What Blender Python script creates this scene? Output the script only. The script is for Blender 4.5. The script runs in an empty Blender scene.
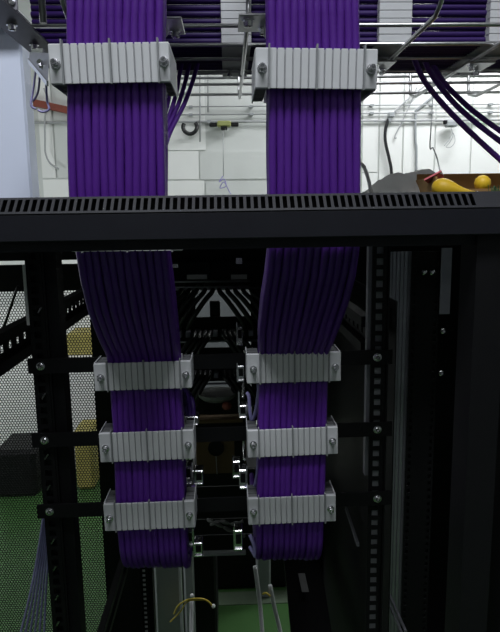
import bpy, bmesh, math, random
from math import sin, cos, radians as R, pi
from mathutils import Vector, Matrix
random.seed(7)
S = bpy.context.scene
COL = S.collection

# ------------------------------------------------------------------ camera
EYE = 1.98                       # eye height, just under the rack's top edge
FPX = 600.0                      # focal length in pixels of a 500 px wide frame
p_, r_, y_ = R(9.5), R(.85), R(2.0)
fw = Vector((sin(y_)*cos(p_), cos(y_)*cos(p_), -sin(p_)))
rt = Vector((cos(y_), -sin(y_), 0)); up = rt.cross(fw)
rt2 = rt*cos(r_) - up*sin(r_); up2 = up*cos(r_) + rt*sin(r_)
cd = bpy.data.cameras.new('camera'); cam = bpy.data.objects.new('camera', cd); COL.objects.link(cam)
m = Matrix((rt2, up2, -fw)).transposed().to_4x4(); m.translation = Vector((0, 0, EYE)); cam.matrix_world = m
cd.sensor_fit = 'HORIZONTAL'; cd.sensor_width = 36; cd.lens = 36*FPX/500; cd.clip_start = .02
S.camera = cam

# ------------------------------------------------------------------ light
W = bpy.data.worlds.new('World'); S.world = W; W.use_nodes = True
W.node_tree.nodes['Background'].inputs[0].default_value = (.75, .82, 1, 1)
W.node_tree.nodes['Background'].inputs[1].default_value = .02
def area(name, loc, target, sx, sy, power, col=(1, 1, 1)):
    l = bpy.data.lights.new(name, 'AREA'); l.shape = 'RECTANGLE'; l.size = sx; l.size_y = sy; l.energy = power; l.color = col
    o = bpy.data.objects.new(name, l); COL.objects.link(o); o.location = loc
    o.rotation_euler = (Vector(target)-Vector(loc)).to_track_quat('-Z', 'Y').to_euler(); return o
area('ceiling_lamp_above', (-.1, -.35, 4.1), (-.1, .2, 0), 1.4, .5, 70, (.93, .96, 1))
area('ceiling_lamp_behind', (-.25, -2.2, 3.9), (-.1, .7, 1.6), 1.6, .5, 7.5, (.93, .96, 1))
area('ceiling_lamp_wall', (2.1, 3.9, 4.1), (2.0, 5.0, 2.2), 1.4, .4, 52, (.95, .97, 1))
area('added_fill_right', (1.1, 3.3, 4.1), (1.1, 3.3, 0), 1.4, .4, 26, (.95, .97, 1))  # added fill to brighten the plastic sheet, no known lamp
area('ceiling_lamp_room', (-.9, 2.3, 4.1), (-.9, 5.0, 1.2), 1.6, .4, 9, (.95, .98, 1))
area('added_fill_left', (-3.5, 3.3, 1.5), (-1.0, 4.8, 1.0), 1.2, 1.4, 42, (.93, .97, 1))  # added fill for the lower wall behind the mesh, not a window
S.view_settings.view_transform = 'Standard'; S.view_settings.look = 'None'
S.view_settings.gamma = 1; S.view_settings.exposure = 0.0; S.view_settings.use_curve_mapping = False

# ------------------------------------------------------------------ helpers
def P(px, py, Y):
    "point of the place at depth Y that was measured at a pixel of the photograph"
    d = fw + rt2*((px-250)/FPX) - up2*((py-316)/FPX)
    return d*(Y/d.y) + Vector((0, 0, EYE))
def PZ(px, py, z):
    d = fw + rt2*((px-250)/FPX) - up2*((py-316)/FPX)
    return d*((z-EYE)/d.z) + Vector((0, 0, EYE))

def mat(name, col, rough=.5, metal=0, spec=.5, noise=0, nscale=30, bump=0, bscale=200, trans=0, alpha=None):
    M = bpy.data.materials.new(name); M.use_nodes = True
    nt = M.node_tree; b = nt.nodes['Principled BSDF']
    b.inputs['Base Color'].default_value = (*col, 1); b.inputs['Roughness'].default_value = rough
    b.inputs['Metallic'].default_value = metal; b.inputs['Specular IOR Level'].default_value = spec
    if trans: b.inputs['Transmission Weight'].default_value = trans
    tc = nt.nodes.new('ShaderNodeTexCoord')
    if noise:
        n = nt.nodes.new('ShaderNodeTexNoise'); n.inputs['Scale'].default_value = nscale; n.inputs['Detail'].default_value = 4
        nt.links.new(tc.outputs['Object'], n.inputs['Vector'])
        mx = nt.nodes.new('ShaderNodeMix'); mx.data_type = 'RGBA'
        mx.inputs[6].default_value = (*[c*(1-noise) for c in col], 1); mx.inputs[7].default_value = (*[min(1, c*(1+noise)) for c in col], 1)
        nt.links.new(n.outputs['Fac'], mx.inputs[0]); nt.links.new(mx.outputs[2], b.inputs['Base Color'])
    if bump:
        n2 = nt.nodes.new('ShaderNodeTexNoise'); n2.inputs['Scale'].default_value = bscale
        nt.links.new(tc.outputs['Object'], n2.inputs['Vector'])
        bp = nt.nodes.new('ShaderNodeBump'); bp.inputs['Strength'].default_value = bump; bp.inputs['Distance'].default_value = .002
        nt.links.new(n2.outputs['Fac'], bp.inputs['Height']); nt.links.new(bp.outputs['Normal'], b.inputs['Normal'])
    return M
M = dict(
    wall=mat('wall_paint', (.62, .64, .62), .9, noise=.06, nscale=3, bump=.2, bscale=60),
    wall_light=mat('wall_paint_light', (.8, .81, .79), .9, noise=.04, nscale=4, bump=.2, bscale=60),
    floor=mat('green_epoxy_floor', (.05, .13, .036), .4, noise=.25, nscale=3),
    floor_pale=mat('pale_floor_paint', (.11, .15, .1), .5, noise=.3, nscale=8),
    ceil=mat('ceiling_paint', (.4, .4, .4), .9),
    black=mat('black_powder_coat', (.004, .004, .005), .5, spec=.22, noise=.2, nscale=60, bump=.1, bscale=900),
    bar=mat('charcoal_powder_coat', (.009, .0095, .014), .5, spec=.25, noise=.15, nscale=40, bump=.1, bscale=900),
    clamp=mat('grey_clamp_plastic', (.5, .51, .53), .5, noise=.04, nscale=50),
    backing=mat('grey_backing_plastic', (.4, .41, .43), .6),
    fin=mat('grey_fin_plastic', (.2, .21, .22), .6),
    clamp_shade=mat('grey_clamp_shadow_plastic', (.12, .125, .13), .6),  # clamp grey darkened: shade between the comb layers put into the colour
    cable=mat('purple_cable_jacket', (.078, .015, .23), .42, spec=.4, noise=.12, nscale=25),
    cable_dark=mat('shaded_purple_jacket', (.022, .007, .078), .5, spec=.25, noise=.15, nscale=25),  # purple jacket darkened by colour where the cables lie in shade
    cable_blue=mat('pale_violet_cable_jacket', (.3, .28, .55), .4, noise=.2, nscale=60),
    blackcable=mat('black_cable_jacket', (.01, .01, .012), .4),
    zinc=mat('galvanised_wire', (.6, .6, .61), .32, 1, noise=.2, nscale=80),
    steel=mat('bright_steel', (.72, .72, .74), .22, 1, noise=.15, nscale=120),
    greysteel=mat('grey_steel', (.3, .3, .34), .4, .8, noise=.2, nscale=30),
    darksteel=mat('dark_steel', (.1, .1, .115), .45, .7, noise=.2, nscale=30),
    greypaint=mat('grey_paint', (.3, .32, .33), .55, noise=.1, nscale=12),
    bluewhite=mat('bluish_white_paint', (.7, .76, .92), .5, noise=.04, nscale=4),
    ochre=mat('ochre_plastic', (.36, .31, .09), .6, noise=.4, nscale=6),
    yellow=mat('yellow_rubber', (.75, .48, .02), .5, noise=.12, nscale=25),
    yellowwire=mat('yellow_wire', (.6, .45, .05), .5),
    card=mat('brown_cardboard', (.3, .17, .06), .85, noise=.1, nscale=30),
    red=mat('pinkish_red_card', (.5, .1, .12), .7, noise=.15, nscale=20),
    rust=mat('orange_red_paint', (.22, .05, .03), .6, noise=.3, nscale=20),
    green=mat('green_tuft', (.06, .14, .06), .7),
    white=mat('white_label', (.75, .75, .75), .6, noise=.05, nscale=50),
    brown=mat('brown_panel', (.1, .06, .018), .6, noise=.15, nscale=20),
    film=mat('grey_plastic_film', (.2, .2, .2), .35, noise=.3, nscale=30),
    lime=mat('yellow_green_plastic', (.28, .3, .1), .6),
    greybox=mat('mid_grey_paint', (.16, .17, .18), .6, noise=.1, nscale=10),
    partition=mat('dark_grey_board', (.05, .055, .055), .6, noise=.1, nscale=10),
    pipe=mat('grey_conduit', (.38, .39, .4), .5),
)

def translucent(name, col, fac):
    m_ = bpy.data.materials.new(name); m_.use_nodes = True; nt = m_.node_tree; b = nt.nodes['Principled BSDF']
    b.inputs['Base Color'].default_value = (*col, 1); b.inputs['Roughness'].default_value = .6
    tr = nt.nodes.new('ShaderNodeBsdfTranslucent'); tr.inputs['Color'].default_value = (*col, 1)
    n = nt.nodes.new('ShaderNodeTexNoise'); n.inputs['Scale'].default_value = 40; bp = nt.nodes.new('ShaderNodeBump'); bp.inputs['Strength'].default_value = .4; bp.inputs['Distance'].default_value = .003
    nt.links.new(n.outputs['Fac'], bp.inputs['Height']); nt.links.new(bp.outputs['Normal'], b.inputs['Normal'])
    mx = nt.nodes.new('ShaderNodeMixShader'); mx.inputs[0].default_value = fac
    nt.links.new(b.outputs[0], mx.inputs[1]); nt.links.new(tr.outputs[0], mx.inputs[2]); nt.links.new(mx.outputs[0], nt.nodes['Material Output'].inputs['Surface'])
    return m_
M['sheet'] = translucent('white_plastic_sheet', (.96, .96, .96), .75)
class MB:
    def __init__(s): s.v = []; s.f = []; s.sm = []
    def add(s, v, f, smooth=False):
        o = len(s.v); s.v += [tuple(a) for a in v]; s.f += [tuple(i+o for i in q) for q in f]; s.sm += [smooth]*len(f); return s
    def box(s, c, d, rot=None, bev=0):
        x, y, z = d[0]/2, d[1]/2, d[2]/2
        if bev:
            b = min(bev, x*.9, y*.9, z*.9)
            bm = bmesh.new(); bmesh.ops.create_cube(bm, size=1)
            for vv in bm.verts: vv.co = Vector((vv.co.x*2*x, vv.co.y*2*y, vv.co.z*2*z))
            bmesh.ops.bevel(bm, geom=bm.edges[:], offset=b, segments=1, affect='EDGES')
            bm.verts.index_update()
            vs = [vv.co.copy() for vv in bm.verts]; fs = [[a.index for a in q.verts] for q in bm.faces]; bm.free()
        else:
            vs = [Vector(a) for a in [(-x,-y,-z),(x,-y,-z),(x,y,-z),(-x,y,-z),(-x,-y,z),(x,-y,z),(x,y,z),(-x,y,z)]]
            fs = [(0,3,2,1),(4,5,6,7),(0,1,5,4),(1,2,6,5),(2,3,7,6),(3,0,4,7)]
        if rot is not None: vs = [rot @ a for a in vs]
        c = Vector(c); return s.add([a+c for a in vs], fs)
    def beam(s, a, b, w, h):
        "rectangular bar from a to b, w across, h tall"
        a, b = Vector(a), Vector(b); d = (b-a); L = d.length; d.normalize()
        u = Vector((0, 0, 1)) if abs(d.z) < .95 else Vector((0, 1, 0))
        x = d.cross(u).normalized(); z = x.cross(d)
        vs = [q + x*(i*w/2) + z*(j*h/2) for q in (a, b) for i, j in ((-1,-1),(1,-1),(1,1),(-1,1))]
        return s.add(vs, [(3,2,1,0),(4,5,6,7),(0,1,5,4),(1,2,6,5),(2,3,7,6),(3,0,4,7)])
    def tube(s, pts, r, n=8, cap=True):
        pts = [Vector(a) for a in pts]; vs = []; fs = []; prev = None
        for i, q in enumerate(pts):
            t = (pts[min(i+1, len(pts)-1)] - pts[max(i-1, 0)])
            if t.length < 1e-9: t = Vector((0, 0, 1))
            t.normalize()
            if prev is None:
                prev = t.cross(Vector((0, 1, 0)) if abs(t.y) < .9 else Vector((1, 0, 0))).normalized()
            prev = (prev - t*prev.dot(t)).normalized(); b = t.cross(prev)
            rr = r[i] if isinstance(r, (list, tuple)) else r
            vs += [q + prev*(rr*cos(2*pi*k/n)) + b*(rr*sin(2*pi*k/n)) for k in range(n)]
        for i in range(len(pts)-1):
            for k in range(n): fs.append((i*n+k, i*n+(k+1) % n, (i+1)*n+(k+1) % n, (i+1)*n+k))
        s.add(vs, fs, True)
        if cap:
            o = len(s.v)-len(vs)
            s.f += [tuple(o+k for k in reversed(range(n))), tuple(o+(len(pts)-1)*n+k for k in range(n))]; s.sm += [False, False]
        return s
    def lathe(s, c, axis, prof, n=16):
        "prof: (distance along the axis, radius)"
        ax = Vector(axis).normalized(); u = ax.cross(Vector((0,0,1)) if abs(ax.z) < .9 else Vector((1,0,0))).normalized(); w = ax.cross(u)
        c = Vector(c); vs = []; fs = []
        for a, rr in prof: vs += [c+ax*a+u*(rr*cos(2*pi*k/n))+w*(rr*sin(2*pi*k/n)) for k in range(n)]
        for i in range(len(prof)-1):
            for k in range(n): fs.append((i*n+k, i*n+(k+1) % n, (i+1)*n+(k+1) % n, (i+1)*n+k))
        fs += [tuple(reversed(range(n))), tuple((len(prof)-1)*n+k for k in range(n))]
        return s.add(vs, fs)
    def holeplate(s, c, u, w, n, size, thick, nu, nv, hu, hv):
        "plate of nu x nv cells spanning size along u and w, each with a rectangular hole hu x hv (fractions), real thickness along n"
        c, u, w, n = Vector(c), Vector(u), Vector(w), Vector(n)
        cu, cv = size[0]/nu, size[1]/nv; o = c - u*size[0]/2 - w*size[1]/2
        for i in range(nu):
            for j in range(nv):
                q = o + u*(cu*(i+.5)) + w*(cv*(j+.5))
                vs = []
                for t in (-.5, .5):
                    for sc in ((1, 1), (hu, hv)):
                        for a, b in ((-.5,-.5),(.5,-.5),(.5,.5),(-.5,.5)):
                            vs.append(q + u*(a*cu*sc[0]) + w*(b*cv*sc[1]) + n*(t*thick))
                fs = []
                for k in range(4):
                    l = (k+1) % 4
                    fs += [(k, l, 4+l, 4+k), (8+l, 8+k, 12+k, 12+l), (4+k, 4+l, 12+l, 12+k)]
                    if (k==0 and j==0) or (k==2 and j==nv-1) or (k==1 and i==nu-1) or (k==3 and i==0): fs.append((l, k, 8+k, 8+l))
                s.add(vs, fs)
        return s
    def build(s, name, material, parent=None, kind=None, loc=None):
        me = bpy.data.meshes.new(name); me.from_pydata(s.v, [], s.f); me.update()
        me.polygons.foreach_set('use_smooth', s.sm); me.materials.append(material if not isinstance(material, str) else M[material])
        bm = bmesh.new(); bm.from_mesh(me); bmesh.ops.recalc_face_normals(bm, faces=bm.faces); bm.to_mesh(me); bm.free()
        o = bpy.data.objects.new(name, me); COL.objects.link(o)
        if loc is not None: o.location = loc
        if parent is not None: o.parent = parent
        if kind: o['kind'] = kind
        return o
def tag(o, label, cat, group=None):
    o['label'] = label; o['category'] = cat
    if group: o['group'] = group
    return o
def thing(name, label, cat, loc=(0, 0, 0), group=None):
    o = bpy.data.objects.new(name, None); COL.objects.link(o); o.location = loc; o.empty_display_size = .02
    return tag(o, label, cat, group)
def rebase(mb, loc):
    l = Vector(loc); mb.v = [tuple(Vector(a)-l) for a in mb.v]; return mb
def single(name, mb, material, label, cat, group=None):
    "one-mesh thing with its origin at the foot of its bounding box"
    xs, ys, zs = zip(*mb.v); l = Vector(((min(xs)+max(xs))/2, (min(ys)+max(ys))/2, min(zs)))
    return tag(rebase(mb, l).build(name, material, loc=l), label, cat, group)
def dup(root, loc, label, group=None):
    c = root.copy(); COL.objects.link(c); c.location = loc; c['label'] = label
    for ch in list(root.children):
        d = ch.copy(); COL.objects.link(d); d.parent = c
        for g in list(ch.children):
            e = g.copy(); COL.objects.link(e); e.parent = d
    return c
def spline(pts, n=6):
    pts = [Vector(a) for a in pts]; out = []
    for i in range(len(pts)-1):
        a, b, c, d = pts[max(i-1, 0)], pts[i], pts[i+1], pts[min(i+2, len(pts)-1)]
        for k in range(n):
            t = k/n; out.append(.5*((2*b)+(c-a)*t+(2*a-5*b+4*c-d)*t*t+(3*b-a-3*c+d)*t**3))
    return out+[pts[-1]]
ORD = ['first', 'second', 'third', 'fourth', 'fifth', 'sixth', 'seventh', 'eighth', 'ninth', 'tenth', 'eleventh', 'twelfth']

# ------------------------------------------------------------------ the room
XL, XR, YB, YF, ZC = -3.6, 3.6, -2.6, 5.0, 4.2
def struct(name, mb, material, parent=None):
    o = mb.build(name, material, parent)
    if parent is None: o['kind'] = 'structure'
    return o
floor = struct('floor', MB().box(((XL+XR)/2, (YB+YF)/2, -.05), (XR-XL+.4, YF-YB+.4, .1)), 'floor')
struct('ceiling', MB().box(((XL+XR)/2, (YB+YF)/2, ZC+.05), (XR-XL+.4, YF-YB+.4, .1)), 'ceil')
struct('wall_left', MB().box((XL-.05, (YB+YF)/2, ZC/2), (.1, YF-YB, ZC)), 'wall')
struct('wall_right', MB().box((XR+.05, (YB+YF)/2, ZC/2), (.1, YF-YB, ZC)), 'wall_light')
struct('wall_front', MB().box(((XL+XR)/2, YB-.05, ZC/2), (XR-XL, .1, ZC)), 'greybox')
wb = struct('wall_back', MB().box(((XL+XR)/2, YF+.05, ZC/2), (XR-XL, .1, ZC)), 'wall')
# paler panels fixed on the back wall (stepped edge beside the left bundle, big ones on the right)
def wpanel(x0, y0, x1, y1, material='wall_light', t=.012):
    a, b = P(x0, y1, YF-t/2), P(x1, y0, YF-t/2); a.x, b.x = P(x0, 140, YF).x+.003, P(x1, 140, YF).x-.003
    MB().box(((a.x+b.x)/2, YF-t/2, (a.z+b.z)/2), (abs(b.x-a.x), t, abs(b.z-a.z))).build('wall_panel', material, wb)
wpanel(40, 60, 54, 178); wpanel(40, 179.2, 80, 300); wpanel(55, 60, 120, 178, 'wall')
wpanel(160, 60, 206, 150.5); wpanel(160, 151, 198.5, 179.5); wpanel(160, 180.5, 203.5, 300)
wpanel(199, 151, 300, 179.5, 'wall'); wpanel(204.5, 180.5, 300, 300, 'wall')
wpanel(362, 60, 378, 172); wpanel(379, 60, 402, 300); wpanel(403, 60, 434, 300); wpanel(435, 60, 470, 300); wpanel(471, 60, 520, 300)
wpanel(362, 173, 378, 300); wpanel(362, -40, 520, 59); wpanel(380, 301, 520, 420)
wpanel(-60, 301, 360, 470)  # lower wall lightened by colour, standing in for light behind the mesh
# pale strip painted across the green floor, seen through the open front of the rack
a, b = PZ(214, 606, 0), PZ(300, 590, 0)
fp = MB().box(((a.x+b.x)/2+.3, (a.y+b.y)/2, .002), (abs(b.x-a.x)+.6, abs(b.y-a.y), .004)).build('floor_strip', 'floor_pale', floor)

# ------------------------------------------------------------------ racks
XC = -.028; HW = .298; Y0, Y1 = .56, 1.78; ZT = EYE+.019
rack = thing('server_rack', 'black open server rack in the middle holding both purple cable bundles, slotted top bar', 'rack', (XC, (Y0+Y1)/2, 0))
RL = Vector(rack.location)
def rp(name, mb, material, kind=None, parent=rack, base=RL): return rebase(mb, base).build(name, material, parent, kind)
# top rear bar: front face, lip, 45 degree slotted bevel
bz0, bz1, bz2 = EYE-.021, EYE+.004, ZT
BW = 2*HW
rp('top_bar', MB().box((XC, Y0+.006, (bz0+bz1)/2), (BW, .012, bz1-bz0), bev=.001).box((XC, Y0+.03, bz0-.004), (BW, .03, .012)), 'bar')
mb = MB()
d45 = Vector((0, bz2-bz1, bz2-bz1)).normalized(); n45 = Vector((0, -1, 1)).normalized()
L45 = (bz2-bz1)*math.sqrt(2); sl0, sl1 = XC-.268, XC+.262; ns = 78
mid = Vector(((sl0+sl1)/2, Y0, bz1)) + d45*(L45/2)
mb.holeplate(mid, (1,0,0), d45, n45, (sl1-sl0, L45), .0015, ns, 1, .6, .74)
for x0, x1 in ((XC-HW, sl0), (sl1, XC+HW)):
    rotm = Matrix.Rotation(R(45), 3, 'X')
    mb.box(((x0+x1)/2, mid.y, mid.z), (x1-x0, L45, .0015), rotm)
rp('vent_grille', mb, 'bar')
rp('grille_backing', MB().box((XC, Y0+(bz2-bz1)+.004, (bz0+bz2)/2-.001), (BW, .002, bz2-bz0-.002)), 'black')
# roof with an opening for the bundles
yb = Y0+(bz2-bz1); zr = ZT-.001
rp('roof', MB().box((XC, (.78+Y1)/2, zr), (BW, Y1-.78, .003)).box((XC-HW+.045, (yb+.78)/2, zr), (.09, .78-yb, .003)).box((XC+HW-.045, (yb+.78)/2, zr), (.09, .78-yb, .003)).box((XC, yb+.008, zr), (BW, .016, .003)), 'black')
rp('base', MB().box((XC, (Y0+Y1)/2, .03), (BW, Y1-Y0, .06)), 'black')
for sx in (-1, 1):
    for yy in (Y0+.03, Y1-.03):
        rp('corner_post', MB().box((XC+sx*(HW-.016), yy, (ZT-.05)/2+.03), (.03, .04, ZT-.06)), 'black')
# mounting rails: square holed plates, rear pair near the camera, front pair far away
RAIL = .842
def rail(x, Y, z0, z1, inward, hn):
    r0 = MB(); n = round((z1-z0)/.01588)
    r0.holeplate((x, Y, (z0+z1)/2), (1,0,0), (0,0,1), (0,1,0), (.022, n*.01588), .002, 1, n, .45, .6)
    r0.box((x-inward*.0095, Y+.012, (z0+z1)/2), (.003, .026, n*.01588))
    return rp('mounting_rail', r0, 'black')
zA, zB = 1.0, ZT-.03
xl, xr = -.270, .2145
railL = rail(xl, RAIL, zA, zB, 1, 0); railR = rail(xr, RAIL, zA, zB, -1, 0)
rp('hole_light_strip', MB().box((xr, RAIL+.006, (zA+zB)/2), (.014, .002, zB-zA)), 'greypaint')['label'] = 'added grey strip for the light in the rail holes'  # added strip, its grey stands in for light seen through the holes
# outer flange beside each rear rail and lower halves
for x, sg in ((xl, -1), (xr, 1)):
    rp('rail_flange', MB().box((x+.0132 if sg < 0 else x+.0132, RAIL+.004, (zA+zB)/2), (.0024, .012, zB-zA)), 'black')
    rp('rail_foot', MB().box((x, RAIL+.01, (zA+.06)/2), (.03, .022, zA-.06)), 'black')
rp('rail_channel', MB().box((xl+.013, RAIL+.02, (zA+zB)/2), (.034, .03, zB-zA)), 'black')
for px, py in ((40, 310), (44, 396), (47, 456), (49, 487), (53, 541), (55, 568), (57, 597), (58, 623)):
    q = P(px, py, RAIL-.003)
    rp('nut_glint', MB().beam(q+Vector((-.0026, 0, -.004)), q+Vector((.0026, 0, .004)), .004, .002), 'steel')  # slanted steel slivers shaped as the glints of cage nuts
rp('galvanised_edge', MB().box((xl-.0125, RAIL+.004, EYE-.105), (.004, .012, .085)), 'white')['label'] = 'steel edge strip with its reflection put in as white'  # white colour stands in for the bright reflection on the steel edge
rp('galvanised_edge', MB().box((xr-.0125, RAIL+.012, 1.78), (.005, .012, .38)), 'greysteel')['label'] = 'steel edge strip with its reflection put in as white'
for x in (-.279, .194):
    n = 110; r0 = MB()
    r0.holeplate((x, 1.70, .25+n*.01588/2), (1,0,0), (0,0,1), (0,1,0), (.02, n*.01588), .002, 1, n, .45, .6)
    sg = -1 if x < XC else 1
    r0.box((x+sg*.035, 1.70, 1.1), (.05, .03, 1.7))
    rp('hole_light_strip', MB().box((x, 1.706, .25+n*.00794), (.016, .002, n*.01588)), 'white')['label'] = 'added pale strip for the light in the rail holes'  # added strip, its white stands in for backlight through the holes
    rp('mounting_rail', r0, 'black')
rp('front_frame_side', MB().box((XC-HW+.035, Y1-.04, 1.0), (.07, .04, 1.88)), 'black')
rp('front_frame_side', MB().box((XC+HW-.035, Y1-.04, 1.0), (.07, .04, 1.88)), 'black')
rp('front_frame_top', MB().box((XC, Y1-.04, ZT-.09), (BW, .04, .15)), 'black')
for xx, ww in ((XC-.17, .2), (XC+.19, .2)): rp('front_filler', MB().box((xx, 1.735, 1.62), (ww, .004, .5)), 'black')
# holed depth beams on both flanks
for sx, x, ys in ((-1, XC-HW+.004, Y0+.2), (1, .212, RAIL+.04)):
    for z in (1.80, 1.0):
        b0 = MB(); n = 26; L = Y0+1.04-ys; n = round(L/.0323)
        b0.holeplate((x, ys+L/2, z), (0,1,0), (0,0,1), (1,0,0), (L, .024), .002, n, 1, .4, .55)
        b0.box((x+sx*-.006, ys+L/2, z+.02), (.016, L, .016)).box((x+sx*-.006, ys+L/2, z-.02), (.016, L, .016))
        rp('depth_beam', b0, 'black')
# flat arms that carry the clamps, bolted to the rails
arms_y = .8335
for bl, br in (((41, 366), (377, 357)), ((45, 440), (377, 429)), ((50, 511), (377, 498))):
    a, b = P(*bl, arms_y), P(*br, arms_y)
    a2 = a+(a-b).normalized()*.018; b2 = b+(b-a).normalized()*.022
    arm = rp('crossbar', MB().beam(a2, b2, .004, .021), 'black')
    for q in (a, b):
        c = q+Vector((0, -.002, 0))
        bo = rebase(MB().lathe(c, (0,-1,0), [(0,.0062),(.0008,.0062),(.001,.0045),(.0025,.0042),(.0032,.003),(.0032,.0016),(.0018,.0014)], 14), RL)
        bo.build('bolt', 'steel', arm)
# front mounted equipment stays lower down; cover plate
rp('side_panel', MB().box((XC+HW+.001, 1.35, .95), (.002, .8, 1.78)), 'black')

# ------------------------------------------------------------------ cable bundles
def interp(tab, y):
    if y <= tab[0][0]: return tab[0][1:]
    for a, b in zip(tab, tab[1:]):
        if y <= b[0]:
            t = (y-a[0])/(b[0]-a[0]); return [a[i]+(b[i]-a[i])*t for i in range(1, len(a))]
    return tab[-1][1:]
#            row,  left, right, depth of the front surface
TL = [(0, 67.5, 163, .632), (43, 67, 163, .634), (110, 67.5, 164, .636), (195, 69.5, 165, .640), (225, 72, 166.5, .645), (253, 76, 168.5, .655), (280, 80.5, 171.5, .672), (310, 88, 174.5, .700), (335, 97.5, 177, .735), (355, 107, 178.5, .765), (375, 109.5, 180, .772), (430, 113, 182.5, .772), (480, 115.5, 184, .772), (515, 117, 185, .772), (537, 119, 186, .774)]
TR = [(0, 268, 359, .632), (43, 268, 359.5, .634), (110, 268.5, 360, .636), (195, 269, 360.5, .640), (225, 268.5, 360, .645), (250, 268, 359, .655), (275, 265.5, 355, .672), (300, 262, 348.5, .695), (330, 259.5, 338, .73), (352, 259.5, 329.5, .763), (370, 259.5, 328, .772), (430, 258, 326, .772), (480, 257.5, 324.5, .772), (510, 257, 324, .772), (529, 256.7, 323.3, .774)]
NC, LP = 12, .0098
def cable_path(tab, k, j, side):
    pts = []
    rows = sorted(set([t[0] for t in tab]+[20, 80, 150, 240, 265, 290, 320, 345, 365, 400, 450]))
    rnd = random.Random(int(k*14)+j*31+(0 if tab is TL else 500))
    ph = rnd.random()*6.28
    for y in rows:
        l, r, d = interp(tab, y)
        x = l+(k+.5)/NC*(r-l)
        q = P(x, y, d+.0039)
        q.y += j*LP; q.x += .0006*sin(ph+y*.035)
        if 245 < y < 345: q.y += .0012*sin(ph*2+y*.05)
        pts.append(q)
    top = pts[0].copy(); head = []
    # up past the frame and over onto the overhead tray
    z1 = EYE+.33+.004*k*0
    rr = .15-j*LP
    cy = top.y+rr
    for a in (0, 20, 40, 60, 80, 90): head.append(Vector((top.x, cy-rr*cos(R(a)), z1+rr*sin(R(a)))))
    head = [Vector((top.x, top.y, z1-.05))]+head
    head.append(Vector((top.x, 1.0, z1+rr)))
    tail = []; b = pts[-1]; rb = .075-j*LP; cy = b.y+rb
    drop = .001 + .001*sin(ph)
    for a in (18, 36, 54, 72, 90): tail.append(Vector((b.x, cy-rb*cos(R(a)), b.z-drop-rb*sin(R(a)))))
    tail.append(Vector((b.x, 1.05, b.z-drop-rb+.004)))
    return spline(list(reversed(head))+pts+tail, 3)
for tab, nm in ((TL, 'left'), (TR, 'right')):
    for j in range(4):
        for k in range(NC):
            if j > 1 and k not in (0, NC-1): continue
            path = cable_path(tab, k + (.5 if j == 1 and k < NC-1 else 0), j, nm)
            mb = MB().tube(path, .0045, 10)
            if j == 0:
                lab = '%s purple cable from the left in the front layer of the %s bundle' % (ORD[k], nm); g = 'front layer cables of the %s bundle' % nm
            elif j == 1 and 0 < k < NC-1:
                lab = '%s purple cable from the left in the second layer of the %s bundle' % (ORD[k], nm); g = 'second layer cables of the %s bundle' % nm
            else:
                fl = 'left' if k == 0 else 'right'
                lab = 'purple cable on the %s flank of the %s bundle, %s layer from the front' % (fl, nm, ORD[j]); g = '%s flank cables of the %s bundle' % (fl, nm)
            single('data_cable', mb, 'cable', lab, 'cable', g)

# ------------------------------------------------------------------ comb clamps
def make_clamp(label, loc, wi, wl, wr, h, dep, layers, rot, em='clamp', cut=.0012):
    "wi: comb width between the outer fins, wl / wr: end blocks"
    t = thing('cable_clamp', label, 'clamp', loc, 'grey comb clamps on the bundles'); t.rotation_euler = (0, rot, 0)
    x0, x1 = -wi/2-wl, wi/2+wr
    MB().box((0, .0026, 0), (wi, .0018, h-.002)).build('comb_backing', 'backing', t)
    fp = MB()                                           # ridged front comb, twelve raised staves
    for k in range(12):
        fp.box((-wi/2+(k+.5)*wi/12, .0006, 0), (wi/12-.0012, .0026, h), bev=.0004)
    fp.build('front_comb', 'clamp', t)
    for s, a, b in ((-1, x0, -wi/2), (1, wi/2, x1)):
        e = MB().box(((a+b)/2, .002, 0), (b-a-.0006, .006, h), bev=.0008)
        e.build('end_plate', 'clamp', t)
        pitch = (dep-.005)/layers
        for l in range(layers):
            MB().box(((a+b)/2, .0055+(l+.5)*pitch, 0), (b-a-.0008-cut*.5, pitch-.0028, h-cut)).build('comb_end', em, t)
        MB().box((x0+.0006 if s < 0 else x1-.0006, .005+(dep-.005)/2, 0), (.0012, dep-.005, h-.0006)).build('side_plate', 'clamp', t)
        cx = (a+b)/2
        bo = MB().lathe((cx, -.001, 0), (0,-1,0), [(0,.0048),(.0012,.0048),(.0014,.0032),(.009,.0032),(.0095,.0028),(.0095,.0016),(.006,.0014)], 12)
        bo.build('bolt', 'steel', t)
    MB().box((0, dep-.001, 0), (wi, .002, h-.002)).build('back_comb', 'clamp', t)
    for x in (-wi/2, 0, wi/2):
        MB().box((x, -.0005, .0012), (.0016, .007, h+.0045)).box((x, -.0012, -h/2+.002), (.0022, .003, .005)).build('fin', 'fin', t)
    return t
def clamp_from(label, fl, fr, L, Rr, yt, yb, Y, layers=4, dep=.06, em='clamp', cut=.0012):
    """fl, fr outer fin columns, L, Rr outer ends, yt/yb top and bottom rows at the centre, Y depth of the face"""
    ym = (yt[0]+yb[0])/2; yn = (yt[1]+yb[1])/2
    a, b = P(L, ym, Y), P(Rr, yn, Y); f0 = P(fl, ym+(yn-ym)*(fl-L)/(Rr-L), Y); f1 = P(fr, ym+(yn-ym)*(fr-L)/(Rr-L), Y)
    c = (f0+f1)/2; h = (P((L+Rr)/2, (yt[0]+yt[1])/2, Y)-P((L+Rr)/2, (yb[0]+yb[1])/2, Y)).length
    ang = -math.atan2(b.z-a.z, b.x-a.x)
    return make_clamp(label, c, (f1-f0).length, (f0-a).length, (b-f1).length, h, dep, layers, ang, em, cut)
YU, YLW = .626, .764
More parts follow.
